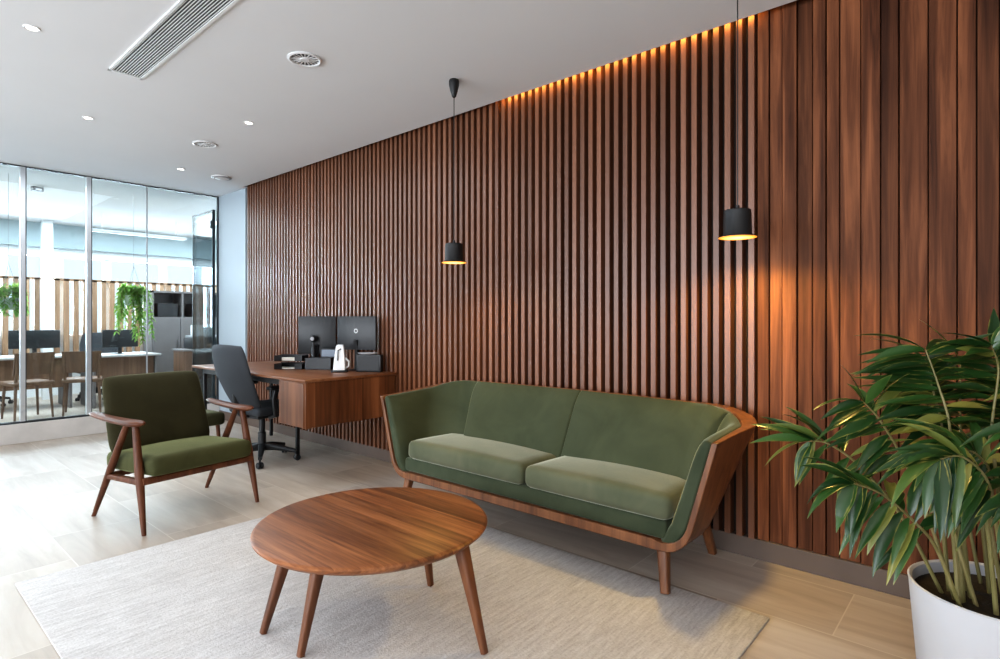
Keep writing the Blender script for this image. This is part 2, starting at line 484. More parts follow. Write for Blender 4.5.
# office shell beyond
struct('wall_office', B(6.08, 6.2, GY, FY + .2, 0, H), 'white', smooth=False)
struct('wall_partition', B(WX + .17, 6.2, GY - .06, GY + .06, 0, H), 'white', smooth=False)
bm = bmesh.new(); box(bm, -4, 6.2, FY - .18, FY + .2, 2.436, H)
struct('trim_5', bm, 'beam', smooth=False)
bm = bmesh.new(); box(bm, -4, 6.2, FY, FY + .15, 0, 1.0); box(bm, -4, 6.2, FY - .05, FY + .15, 2.30, 2.436)
cols = [-4, -2.4, -.8, .8, 1.62, 2.32, 3.0, 3.9, 4.8, 6.05]
for c in cols: box(bm, c - .05, c + .05, FY - .02, FY + .12, 1.0, 2.30)
struct('wall_back', bm, 'facade_white', smooth=False)
for k, (a, b) in enumerate(zip(cols, cols[1:])):
    struct('window_%d' % (k + 20), B(a + .05, b - .05, FY + .06, FY + .07, 1.0, 2.30), 'winglass', smooth=False)
struct('ground_outside', B(-30, 40, FY + .3, 60, -.3, -.15), 'hedge_sky', smooth=False)

# ------------------------------------------------------------------ ceiling fittings
t = thing('linear_vent', 'long narrow white-framed linear air grille in the ceiling', 'vent', (1.165, 3.1, H))
bm = bmesh.new(); L0, L1 = -1.6, 1.1
box(bm, -.095, -.08, L0, L1, -.008, 0); box(bm, .08, .095, L0, L1, -.008, 0)
box(bm, -.095, .095, L1 - .02, L1, -.008, 0); box(bm, -.095, .095, L0, L0 + .02, -.008, 0)
obj('frame', bm, 'wplastic', t, smooth=False)
obj('backing', B(-.08, .08, L0 + .02, L1 - .02, -.002, 0), 'black', t, smooth=False)
bm = bmesh.new()
for k in range(11):
    x = -.0725 + k * .0145
    vs = box(bm, x - .0021, x + .0021, L0 + .02, L1 - .02, -.0045, -.002)
obj('grille', bm, 'wplastic', t, smooth=False)

def diffuser(x, y, label):
    t = thing('round_diffuser', label, 'vent', (x, y, H), 0, 'round ceiling diffusers')
    obj('ring', Lt([(.098, 0), (.1, -.006), (.088, -.010), (.08, -.006), (.08, 0)], n=36), 'wplastic', t)
    obj('backing', Lt([(0, -.001), (.08, -.001), (.08, 0), (0, 0)], n=36), 'black', t)
    bm = bmesh.new()
    for k in range(18):
        g = box(bm, .03, .082, -.0035, .0035, -.005, -.002)
        xform(bm, Matrix.Rotation(2 * PI * k / 18, 4, 'Z'), g)
    obj('vanes', bm, 'wplastic', t, smooth=False)
    obj('hub', Lt([(0, -.010), (.026, -.009), (.03, -.004), (.03, 0), (0, 0)], n=24), 'wplastic', t)
diffuser(1.81, 3.146, 'larger-looking round slotted ceiling diffuser beside the long grille, nearest the wood wall')
diffuser(2.096, 5.335, 'smaller-looking round slotted ceiling diffuser, farther back towards the glass partition')
t = thing('smoke_detector', 'flat white round ceiling disc nearest the pale blue wall corner', 'detector', (2.70, 6.43, H))
obj('housing', Lt([(0, -.03), (.055, -.028), (.085, -.014), (.1, -.012), (.1, 0), (0, 0)], n=32), 'wplastic', t)
obj('vent_ring', Lt([(.075, -.019), (.098, -.0128), (.1005, -.008), (.1005, -.012), (.098, -.0155), (.075, -.0215)], n=32, close=True), 'grey_pl', t)

DL = [(.65, 3.915, 'recessed ceiling downlight nearest the top left corner of the photo'),
      (1.227, 5.33, 'recessed ceiling downlight between the long grille and the glass partition, leftmost of the far three'),
      (2.10, 4.50, 'recessed ceiling downlight above the desk, closest to the wood slat wall'),
      (2.28, 6.41, 'recessed ceiling downlight beside the smoke detector, just before the glass')]
for x, y, lab in DL:
    t = thing('downlight', lab, 'light', (x, y, H), 0, 'recessed downlights')
    obj('trim_ring', Lt([(.026, 0), (.027, -.003), (.036, -.005), (.038, -.003), (.038, 0)], n=28, close=True), 'wplastic', t)
    obj('lamp_disc', Lt([(0, -.0025), (.0265, -.0025), (.0265, 0), (0, 0)], n=28), 'down', t)

# warm LED strip tucked against the ceiling in front of the slats
t = thing('led_strip', 'warm LED strip glowing in the slot between the ceiling and the slat wall top', 'light', (WX - .055, 1.83, H + .035))
obj('profile', B(-.004, 0, -.88, .88, -.015, .012), 'wplastic', t, smooth=False)
obj('diffuser', B(0, .004, -.875, .875, -.012, .009), 'led', t, smooth=False)

# ------------------------------------------------------------------ pendants
def pendant(x, y, zb, label, sc=1.0, ch=1.0):
    t = thing('pendant_lamp', label, 'lamp', (x, y, H), 0, 'black pendant lamps')
    obj('canopy', Lt([(r_, z_ * ch) for r_, z_ in ((0, 0), (.030, 0), (.034, -.012), (.033, -.035), (.024, -.075), (.014, -.108), (.008, -.116), (0, -.118))], n=28), 'black_matt', t)
    zt = zb + .125 - H
    obj('cord', T([(0, 0, -.11 * ch), (0, 0, zt + .02)], .0028, n=8), 'black', t)
    bm = bmesh.new()
    lathe(bm, [(0, zt), (.052, zt), (.0565, zt - .004), (.058, zt - .02), (.060, zt - .108), (.066, zt - .118), (.082, zt - .122), (.0825, zt - .125),
               (.064, zt - .122), (.055, zt - .108), (.053, zt - .02), (.049, zt - .008), (0, zt - .008)], n=44)
    def fit(b_): xform(b_, Matrix.Translation((0, 0, zt - .125)) @ Matrix.Scale(sc, 4) @ Matrix.Translation((0, 0, .125 - zt))); return b_
    sh = obj('lamp_shade', fit(bm), 'black_matt', t)
    obj('socket', fit(Lt([(0, zt + .022), (.008, zt + .02), (.009, zt), (0, zt)], n=16)), 'black_matt', t)
    bm = bmesh.new()
    lathe(bm, [(0, zt - .127), (.070, zt - .1265), (.0805, zt - .1262), (.0805, zt - .1235), (.05, zt - .114), (0, zt - .114)], n=44)
    obj('light_diffuser', fit(bm), 'bulb', t)
    l = bpy.data.lights.new('pendant_light', 'SPOT'); l.energy = 34; l.color = (1, .66, .17); l.shadow_soft_size = .05
    l.spot_size = math.radians(164); l.spot_blend = .5
    lo = bpy.data.objects.new('pendant_light', l); COL.objects.link(lo); lo.location = (x, y, zb - .012)
    return lo
pl = pendant(2.61, 2.687, 1.625, 'smaller-looking black pendant lamp hanging near the desk, its tapered ceiling canopy in view')
pr = pendant(2.772, .935, 1.640, 'larger-looking black pendant lamp hanging over the sofa end, glowing on the wood wall', 1.05, .2)
pl.data.energy = 20; pr.data.energy = 52

# ------------------------------------------------------------------ rug
rug = tag(obj('area_rug', B(.515, 2.53, .722, 3.49, 0, .012, r=.005, seg=2), 'rug'), 'large off-white ribbed area rug under the coffee table', 'rug')

# ------------------------------------------------------------------ coffee table
CX, CY = 1.437, 1.955
t = thing('coffee_table', 'round walnut coffee table with four splayed tapered legs on the rug', 'table', (CX, CY, .0155))
zt = .407
obj('table_top', Lt([(0, zt), (.457, zt), (.467, zt - .003), (.471, zt - .009), (.469, zt - .016), (.447, zt - .034), (.430, zt - .038), (0, zt - .038)], n=96), 'table', t)
for fx, fy in ((-.32, -.02), (-.335, .235), (.14, -.515), (.375, .045)):
    top = Vector((fx * .78, fy * .78, zt - .036)); bot = Vector((fx - .024, fy - .003, 0))
    obj('leg', T([bot, bot.lerp(top, .5), top], [.0125, .0185, .026], n=16, square=True), 'tleg', t)

# ------------------------------------------------------------------ sofa
SY = 2.065
sofa = thing('sofa', 'two-seat green velvet sofa with curved walnut shell against the slat wall', 'sofa', (2.75, SY, 0))
XF = 2.425 - 2.75
def prof(k, ztop):
    """outer half length, back x, height, corner radius at level k"""
    if k < .3:
        q = k / .3
        l = (1 - q) ** 2 * .90 + 2 * q * (1 - q) * 1.015 + q * q * 1.055
        xb = (1 - q) ** 2 * 2.72 + 2 * q * (1 - q) * 2.83 + q * q * 2.865
        z = (1 - q) ** 2 * .20 + 2 * q * (1 - q) * .20 + q * q * .325
        r = .20 + .06 * q
    else:
        q = (k - .3) / .7
        l = 1.055 + (1.165 - 1.055) * q; xb = 2.865 + (3.075 - 2.865) * q; z = .325 + (ztop - .325) * q; r = .26 + .03 * q
    return l, xb - 2.75, z, r
NA, NC, NB = 8, 12, 16
def tparam():
    P = []
    for i in range(NA): P.append(('a', i / NA, -1))
    for i in range(NC): P.append(('c', i / NC, -1))
    for i in range(NB + 1): P.append(('b', i / NB, 0))
    for i in range(1, NC + 1): P.append(('c', 1 - i / NC, 1))
    for i in range(1, NA + 1): P.append(('a', 1 - i / NA, 1))
    return P
TP = tparam()
def ztop_at(tp):
    seg, q, s = tp
    if seg == 'a': return .725 + .02 * q
    if seg == 'c': return .745 + .055 * (q * q * (3 - 2 * q))
    return .80 + .008 * math.sin(PI * q)
def sp(tp, k, off, xf=XF, dz=0):
    l, xb, z, r = prof(k, ztop_at(tp))
    seg, q, s = tp
    l -= off; xb -= off; r = max(r - off, .02)
    # gentle bow of the back
    if seg == 'a': x, y = xf + (xb - r - xf) * q, -l
    elif seg == 'c':
        a = q * PI / 2
        x, y = xb - r + r * math.sin(a), -l + r - r * math.cos(a)
    else: x, y = xb, -(l - r) + 2 * (l - r) * q
    fl = {'a': .5 * q * q, 'c': .5 + .5 * math.sin(PI * q), 'b': .5 * max(0, 1 - abs(q - (0 if q < .5 else 1)) * 4) ** 2}[seg]
    y += .05 * fl * max(0, k - .1) * (-1 if y < 0 else 1)
    if s > 0: y = -y
    return Vector((x, y, z + dz))
def rim(tp):
    seg, q, s = tp
    if seg == 'a': return .026 + .022 * q * q
    if seg == 'c': return .048 + .036 * math.sin(PI * q) - .020 * q
    return .028
KS = [0, .05, .1, .15, .2, .25, .3, .4, .55, .7, .85, 1]
bm = bmesh.new()
A = [[sp(tp, k, 0) for k in KS] for tp in TP]
Bq = [[sp(tp, k, .03 + (rim(tp) - .03) * max(0, (k - .3) / .7), dz=.046 * max(0, 1 - k / .3)) for k in KS] for tp in TP]
a, b = two_surface(bm, A, Bq)
# bottom board
n = len(TP)
bm.faces.new([a[i][0] for i in range(n)]); bm.faces.new([b[i][0] for i in range(n)][::-1])
bm.faces.new((a[0][0], a[n - 1][0], b[n - 1][0], b[0][0]))
obj('shell', bm, 'sofawood_y', sofa, bevel=.004)

def pad(name, i0, i1, thick, endf, mat, front0=False, front1=False):
    idx = [i0 + (i1 - i0) * j / 22 for j in range(23)]
    def tp_at(f):
        i = int(f); i = min(i, n - 1); fr = f - i
        return i, fr
    def P(f, k, off, dz=0):
        i, fr = tp_at(f)
        p = sp(TP[i], k, off, XF + .012, dz)
        if fr > 1e-6 and i + 1 < n: p = p.lerp(sp(TP[i + 1], k, off, XF + .012, dz), fr)
        return p
    def rm(f):
        i, fr = tp_at(f)
        v = rim(TP[i])
        return v if (fr < 1e-6 or i + 1 >= n) else v + (rim(TP[i + 1]) - v) * fr
    ks = [.16, .3, .45, .6, .72, .82, .89, .94, .975, .995]
    A, Bq = [], []
    for j, f in enumerate(idx):
        e = min(j, 22 - j) / 22
        w = 1 - (1 - min(1, e / .14)) ** 2.2
        w = (.80 + .20 * w) if not ((front0 and j < 6) or (front1 and j > 16)) else (.72 + .28 * w)
        ra, rb = [], []
        for k in ks:
            o = .03 + (rm(f) - .03) * max(0, (k - .3) / .7) + .002
            g = math.sqrt(max(0, 1 - max(0, (k - .80) / .2) ** 2.4)) * .62 + .38
            th = thick * w * g * (1 - .18 * max(0, (k - .3)))
            ra.append(P(f, k, o, -.004 * (k > .9))); rb.append(P(f, k, o + th, .012 * (1 - w) * 0 + .010 * max(0, (k - .8) / .2)))
        A.append(ra); Bq.append(rb)
    bm = bmesh.new(); two_surface(bm, A, Bq)
    o = obj(name, bm, mat, sofa)
    md = o.modifiers.new('bev', 'BEVEL'); md.width = .012; md.segments = 3; md.limit_method = 'ANGLE'; md.angle_limit = math.radians(50)
    return o
iC0 = NA + int(NC * .62); iM = NA + NC + 7; iC1 = NA + NC + NB - 1
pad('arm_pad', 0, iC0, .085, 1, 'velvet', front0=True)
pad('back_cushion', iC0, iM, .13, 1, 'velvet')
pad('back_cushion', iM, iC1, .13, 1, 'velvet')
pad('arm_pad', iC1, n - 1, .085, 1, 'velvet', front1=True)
obj('seat_base', B(XF + .018, .16, -.925, .925, .247, .335, r=.02), 'velvet', sofa)
for y0, y1 in ((-.945, -.098), (-.090, .89)):
    bm = cushion(.545, y1 - y0, .125, .042, .018)
    o = obj('seat_cushion', bm, 'velvet_lit', sofa, loc=(XF + .004 + .2725, (y0 + y1) / 2, .388))
    o.rotation_euler = (0, math.radians(1.5), 0)
for sx, sy in ((-1, -1), (-1, 1), (1, -1), (1, 1)):
    if sx < 0: top, bot = Vector((-.280, sy * .90, .205)), Vector((-.312, sy * .925, .0135))
    else: top, bot = Vector((.20, sy * .88, .26)), Vector((.305, sy * .905, 0))
    obj('leg', T([bot, top], [.0195, .027], n=16, square=True), 'sofawood_y', sofa)

# ------------------------------------------------------------------ armchair
ang = math.radians(8.4)
ac = thing('armchair', 'olive green upholstered armchair with walnut frame and paddle arms', 'armchair', (1.45, 4.05, 0), ang)
def taper(p0, p1, r0, rm_, r1, name='leg', mat='chairwood', **k):
    p0, p1 = Vector(p0), Vector(p1)
    return obj(name, T([p0, p0.lerp(p1, .25), p0.lerp(p1, .55), p0.lerp(p1, .8), p1], [r0, (r0 + rm_) / 2, rm_, (rm_ + r1) / 2, r1], n=14), mat, ac, **k)
for s in (-1, 1):
    taper((s * .365, -.27, 0), (s * .345, -.125, .625), .0125, .025, .019)
    taper((s * .370, .36, 0), (s * .352, -.045, .63), .0125, .023, .018)
    # paddle armrest
    A, Bq = [], []
    for i in range(25):
        q = i / 24; y = -.225 + .60 * q
        w = .048 * (1 - .45 * q) * math.sqrt(max(.0, 1 - abs(2 * q - 1) ** 7)) + .004
        if q < .25: w *= .86 + .14 * math.sin(PI * min(1, q / .25) / 2)
        zc = .628 + .030 * q * q + .012 * (1 - q) ** 2
        th = .019 * (1 - .3 * q) * (math.sqrt(max(0, 1 - abs(2 * q - 1) ** 9)) * .7 + .3)
        xo = s * (.352 + .030 * q)
        ra, rb = [], []
        for j in range(9):
            u = -1 + j / 4; e = math.sqrt(max(0, 1 - abs(u) ** 3.0)) * .85 + .15
            ra.append(Vector((xo + u * w, y, zc + th * e))); rb.append(Vector((xo + u * w, y, zc - th * e)))
        A.append(ra); Bq.append(rb)
    bm = bmesh.new(); two_surface(bm, A, Bq); obj('armrest', bm, 'armwood', ac)
    obj('side_rail', T([(s * .352, -.215, .296), (s * .356, .0, .288), (s * .362, .175, .280)], [.018, .018, .016], n=12, square=True), 'chairwood', ac)
obj('front_rail', T([(-.352, -.222, .300), (.352, -.222, .300)], .020, n=12, square=True), 'chairwood', ac)
obj('rear_rail', T([(-.358, .17, .285), (.358, .17, .285)], .0165, n=12, square=True), 'chairwood', ac)
bm = cushion(.655, .60, .115, .04, .02)
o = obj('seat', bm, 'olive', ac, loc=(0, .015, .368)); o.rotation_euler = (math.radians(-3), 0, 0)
# reclined back cushion
A, Bq = [], []
nu, nv = 25, 19
for i in range(nu):
    u = -1 + 2 * i / (nu - 1); uu = math.sin(u * PI / 2)
    ra, rb = [], []
    for j in range(nv):
        v = -1 + 2 * j / (nv - 1); vv = math.sin(v * PI / 2)
        e = (max(0, 1 - abs(uu) ** 7) * max(0, 1 - abs(vv) ** 7)) ** .5
        w = .328 - .014 * (vv + 1) / 2
        # rounded corner outline
        cu = uu * w * (1 - .045 * abs(vv) ** 8); z = .635 + vv * .245 * (1 - .05 * abs(uu) ** 8)
        yc = .255 + (z - .40) * .33 + .02 * uu * uu * -1
        ra.append(Vector((cu, yc - .05 * e - .004 - .012 * (1 - uu * uu) * (1 - vv * vv), z))); rb.append(Vector((cu, yc + .05 * e + .004, z)))
    A.append(ra); Bq.append(rb)
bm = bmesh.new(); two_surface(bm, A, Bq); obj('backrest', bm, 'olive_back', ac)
for s in (-1, 1):
    obj('back_support', T([(s * .22, .18, .285), (s * .21, .335, .45), (s * .20, .395, .62)], [.014, .014, .011], n=10), 'chairwood', ac)

# ------------------------------------------------------------------ desk
DX0, DX1, DY0, DY1, DZ = 2.25, WX - .016, 3.91, 6.05, .80
dk = thing('desk', 'long walnut desk with floating drawer box against the slat wall', 'desk', ((DX0 + DX1) / 2, (DY0 + DY1) / 2, 0))
cx, cy = (DX0 + DX1) / 2, (DY0 + DY1) / 2
obj('desk_top', B(DX0 - cx, DX1 - cx, DY0 - cy, DY1 - cy, DZ - .022, DZ, r=.004, seg=2), 'desk_top', dk)
obj('drawer_box', B(DX0 + .012 - cx, DX1 - .01 - cx, DY0 + .012 - cy, 4.32 - cy, .43, DZ - .022, r=.003, seg=1), 'desk_v', dk)
obj('drawer_front', B(DX0 + .004 - cx, DX0 + .016 - cx, DY0 + .03 - cy, 4.31 - cy, .436, DZ - .03, r=.002, seg=1), 'desk_v', dk)
obj('apron', B(DX0 + .06 - cx, DX0 + .085 - cx, 4.32 - cy, DY1 - .1 - cy, DZ - .075, DZ - .022), 'black_matt', dk, smooth=False)
obj('apron', B(DX0 + .06 - cx, DX1 - .06 - cx, DY1 - .125 - cy, DY1 - .1 - cy, DZ - .075, DZ - .022), 'black_matt', dk, smooth=False)
for lx, ly in ((2.70, 4.82), (DX0 + .08, DY1 - .12), (DX1 - .1, DY1 - .12)):
    obj('leg', B(lx - .015 - cx, lx + .015 - cx, ly - .015 - cy, ly + .015 - cy, 0, DZ - .022 if ly > 4.5 else .44, r=.003, seg=1), 'black_matt', dk)

# ------------------------------------------------------------------ office chair
def make_office_chair(label, loc, rz):
    t = thing('office_chair', label, 'office chair', loc, rz, 'office chairs')
    A, Bq = [], []
    for i in range(19):
        u = math.sin((-1 + 2 * i / 18) * PI / 2)
        ra, rb = [], []
        for j in range(21):
            v = (1 + math.sin((-1 + 2 * j / 20) * PI / 2)) / 2
            w = .5 * (.36 + .12 * math.sin(PI * min(1, v * 1.05 + .02) ** 1.0) * (1 if v < .5 else .85) + .02 * v)
            w = .5 * (.35 + .175 * math.sin(PI * (v * .72 + .08)))
            w *= 1 - .06 * max(0, (v - .9) / .1) ** 2 - .12 * max(0, (.12 - v) / .12) ** 2
            e = (max(0, 1 - abs(u) ** 6) * max(0, 1 - abs(2 * v - 1) ** 10)) ** .5
            z = .47 + .575 * v - .012 * u * u * (v > .5)
            x = -.175 - .20 * v + .05 * math.sin(PI * v * 1.0) * -.6 + .055 * u * u
            ra.append(Vector((x - .022 * e - .002, u * w, z))); rb.append(Vector((x + .024 * e + .002, u * w, z)))
        A.append(ra); Bq.append(rb)
    bm = bmesh.new(); two_surface(bm, A, Bq); obj('backrest', bm, 'charcoal', t)
    o = obj('seat', cushion(.47, .48, .075, .035, .012), 'charcoal', t, loc=(.05, 0, .465))
    obj('seat_pan', B(-.14, .22, -.16, .16, .395, .43, r=.012), 'black', t)
    obj('back_bracket', T([(-.10, 0, .41), (-.20, 0, .44), (-.235, 0, .52), (-.262, 0, .66)], [.024, .026, .024, .016], n=12, square=True), 'black', t)
    for s in (-1, 1):
        obj('armrest', T([(-.05, s * .20, .41), (-.05, s * .285, .43), (-.07, s * .29, .58), (-.05, s * .29, .655)], [.018, .018, .02, .024], n=10, square=True), 'black', t)
        obj('arm_pad', cushion(.25, .075, .032, .014, .004, cuts=8), 'black', t, loc=(.0, s * .29, .67))
    obj('gas_lift', Lt([(0, .09), (.034, .09), (.034, .25), (.026, .255), (.026, .395), (0, .395)], n=20), 'black', t)
    for k in range(5):
        an = 2 * PI * k / 5 + .33
        c, s = math.cos(an), math.sin(an)
        obj('base_leg', T([(0, 0, .125), (.12 * c, .12 * s, .118), (.30 * c, .30 * s, .083)], [.034, .026, .016], n=10, square=True), 'black', t)
        bm = bmesh.new()
        for w in (-1, 1):
            g = lathe(bmesh.new(), [(0, -.010), (.022, -.010), (.027, -.004), (.027, .006), (.022, .011), (0, .011)], n=18)
            me = bpy.data.meshes.new('tmp'); 
            xform(g, Matrix.Translation((.31 * c, .31 * s, .027)) @ Matrix.Rotation(an + .6, 4, 'Z') @ Matrix.Translation((0, w * .014, 0)) @ Matrix.Rotation(PI / 2, 4, 'X'))
            g.to_mesh(me); g.free(); bm.from_mesh(me); bpy.data.meshes.remove(me)
        tube(bm, [(.305 * c, .305 * s, .04), (.30 * c, .30 * s, .08)], .009, n=8)
        obj('caster', bm, 'black', t)
    return t
oc = make_office_chair('charcoal swivel office chair with high back pulled up at the walnut desk', (2.43, 4.95, 0), .10)
# olive stool behind the armchair
st = thing('stool', 'low olive stool between the armchair and the far end of the desk', 'stool', (2.02, 5.35, 0), .1)
obj('seat', cushion(.36, .36, .11, .03, .01, cuts=10), 'olive_back', st, loc=(0, 0, .375))
for sx in (-1, 1):
    for sy in (-1, 1):
        obj('leg', T([(sx * .15, sy * .15, 0), (sx * .13, sy * .13, .33)], [.012, .018], n=10), 'chairwood', st)

# ------------------------------------------------------------------ things on the desk
def monitor(name, p0, p1, z0, z1, label, stand=True, logo=False):
    p0, p1 = Vector((*p0, 0)), Vector((*p1, 0))
    c = (p0 + p1) / 2; L = (p1 - p0).length
    rz = math.atan2((p1 - p0).y, (p1 - p0).x)      # local x runs p0->p1, local -y faces the room
    t = thing(name, label, 'monitor', (c.x, c.y, DZ), rz, 'dark monitors on the walnut desk')
    a, b = z0 - DZ, z1 - DZ
    obj('housing', B(-L / 2, L / 2, -.012, .012, a, b, r=.006, seg=2), 'black', t)
    obj('screen', B(-L / 2 + .01, L / 2 - .01, .0121, .0135, a + .01, b - .01), 'screen_blue', t, smooth=False)
    obj('stand', T([(0, .0, .008), (0, .0, a + .03), (0, -.016, a + .09)], [.018, .016, .02], n=10, square=True), 'black_matt', t)
    obj('foot', B(-.08, .08, -.015, .07, 0, .010, r=.004, seg=2), 'black_matt', t)
    if logo:
        bm = bmesh.new()
        pts = [(.016 * math.cos(2 * PI * k / 24), 0, .016 * math.sin(2 * PI * k / 24)) for k in range(25)]
        tube(bm, pts, .0042, n=8)
        xform(bm, Matrix.Translation((0, -.014, a + (b - a) * .56)))
        obj('logo_ring', bm, 'wplastic', t)
    return t
monitor('monitor', (2.79, 4.965), (3.035, 4.715), .93, 1.285, 'left dark monitor seen from behind, rear one of the pair on the desk')
monitor('monitor', (2.90, 4.48), (3.05, 4.115), .985, 1.285, 'right dark monitor seen from behind with a small white ring emblem', logo=True)

tray = thing('letter_tray', 'black two-tier letter tray holding papers on the walnut desk', 'tray', (2.697, 4.924, DZ), math.radians(-52))
bm = bmesh.new()
for z in (0, .075):
    box(bm, -.13, .13, -.075, .075, z, z + .004)
    box(bm, -.13, .13, .071, .075, z, z + .055); box(bm, -.13, -.126, -.075, .075, z, z + .05); box(bm, .126, .13, -.075, .075, z, z + .05)
    box(bm, -.13, -.06, -.075, -.071, z, z + .048); box(bm, .06, .13, -.075, -.071, z, z + .048)
obj('tray_frame', bm, 'black', tray, smooth=False)
tag(obj('paper_stack', B(-.115, .115, -.066, .064, 0, .022), 'paper', loc=(2.697, 4.924, DZ + .0795)), 'cream sheets of paper lying in the upper letter tray', 'paper').rotation_euler = (0, 0, math.radians(-52))
tag(obj('paper_stack', B(-.115, .115, -.066, .064, 0, .010), 'paper', loc=(2.697, 4.924, DZ + .004)), 'white sheets of paper lying in the lower letter tray', 'paper').rotation_euler = (0, 0, math.radians(-52))
org = thing('desk_organizer', 'low black open box between the letter tray and white phone dock', 'organizer', (2.845, 4.68, DZ), math.radians(-52))
bm = bmesh.new()
box(bm, -.12, .12, -.06, .06, 0, .005); box(bm, -.12, .12, -.06, -.055, 0, .105); box(bm, -.12, .12, .055, .06, 0, .105)
box(bm, -.12, -.115, -.06, .06, 0, .105); box(bm, .115, .12, -.06, .06, 0, .105)
obj('box_body', bm, 'black', org, smooth=False, bevel=.002)
obj('divider', B(-.002, .002, -.055, .055, .005, .075), 'black', org, smooth=False)
# desk display
dsp = thing('desk_phone', 'small desk phone with grey-blue display leaning behind the black organizer', 'phone', (2.939, 4.69, DZ), math.radians(-52))
bm = B(-.075, .075, -.012, .012, 0, .185, r=.006, seg=2)
obj('body', bm, 'black', dsp)
obj('display', B(-.062, .062, -.0135, -.0118, .112, .175), 'screen_blue', dsp, smooth=False)
# webcam on stand
wc = thing('webcam', 'black ball-head webcam on a stubby stand behind the letter tray', 'webcam', (2.858, 4.817, DZ), math.radians(38))
obj('stand', Lt([(0, 0), (.030, 0), (.032, .008), (.024, .02), (.022, .15), (.018, .20), (.009, .22), (.008, .25), (0, .25)], n=24), 'black', wc)
bm = bmesh.new(); bmesh.ops.create_uvsphere(bm, u_segments=20, v_segments=12, radius=.034); xform(bm, Matrix.Translation((0, 0, .275)))
h = obj('head', bm, 'black', wc)
bm = bmesh.new()
tube(bm, [(-.030, 0, .275), (-.037, 0, .275)], [.019, .016], n=20)
obj('lens', bm, 'grey_pl', h)
# white phone dock
dock = thing('phone_dock', 'white slanted phone dock with a dark slot on the desk corner', 'phone dock', (2.80, 4.30, DZ), math.radians(-40))
bm = bmesh.new()
A = [[Vector((x, y, z)) for z, y in ((.016, -.03), (.10, -.005), (.20, .028), (.232, .045))] for x in (-.052, .052)]
pr_ = [(-.052, .016), (.052, .016), (.044, .12), (.034, .215), (.026, .235), (-.026, .235), (-.034, .215), (-.044, .12)]
fr = [bm.verts.new((x, -.030 + (z - .016) * .26, z)) for x, z in pr_]
bk = [bm.verts.new((x, .030 + (z - .016) * .18, z)) for x, z in pr_]
bm.faces.new(fr); bm.faces.new(bk[::-1])
for k in range(8): bm.faces.new((fr[k], fr[(k + 1) % 8], bk[(k + 1) % 8], bk[k]))
obj('body', bm, 'wplastic', dock, bevel=.006)
bm = bmesh.new()
tube(bm, [(-.014, -.0335 + .084 * .26, .10), (-.014, -.0335 + .169 * .26, .185), (.010, -.0335 + .184 * .26, .20)], .0045, n=8)
obj('slot', bm, 'black', dock)
obj('base', B(-.07, .07, -.055, .055, 0, .018, r=.006, seg=2), 'black', dock)
obj('handle', T([(.05, .01, .03), (.075, .012, .05), (.078, .014, .09), (.046, .02, .12)], .008, n=10), 'wplastic', dock)
# dark box and grey tray by the right monitor
pc = thing('computer_case', 'low black computer case standing under the right monitor by the wall', 'computer', (2.985, 4.12, DZ), math.radians(-62))
obj('case', B(-.115, .115, -.03, .03, 0, .15, r=.006, seg=2), 'black', pc)
obj('side_panel', B(-.10, .10, -.033, -.029, .012, .138, r=.001, seg=1), 'black_matt', pc)
tb = obj('oval_tray', Lt([(0, 0), (.07, .0), (.088, .010), (.09, .016), (.084, .015), (.066, .006), (0, .005)], n=36), 'grey_pl', loc=(2.975, 4.14, DZ + .1505))
tb.scale = (.62, 1, 1); tb.rotation_euler = (0, 0, math.radians(28))
tag(tb, 'shallow grey oval tray lying on top of the black computer case', 'tray')

# ------------------------------------------------------------------ big plant
PC = Vector((2.457, .0, 0)); RV = Vector((.659, -.752, 0)); FW = Vector((.752, .659, 0))
plant = thing('potted_plant', 'tall bushy plant with glossy lance-shaped leaves in a white pot', 'plant', PC)
def pw(a, b, z): return RV * a + FW * b + Vector((0, 0, z))
obj('pot', Lt([(0, 0), (.205, 0), (.215, .01), (.243, .362), (.246, .372), (.240, .375), (.232, .369), (.228, .31), (0, .31)], n=64), 'pot', plant)
bm = bmesh.new()
lathe(bm, [(0, .343), (.08, .341), (.16, .337), (.2305, .333), (.2305, .312), (0, .312)], n=48)
rn = random.Random(5)
for v in bm.verts:
    if v.co.z > .33 and v.co.xy.length < .22: v.co.z += rn.uniform(-.006, .008)
obj('soil', bm, 'soil', plant)

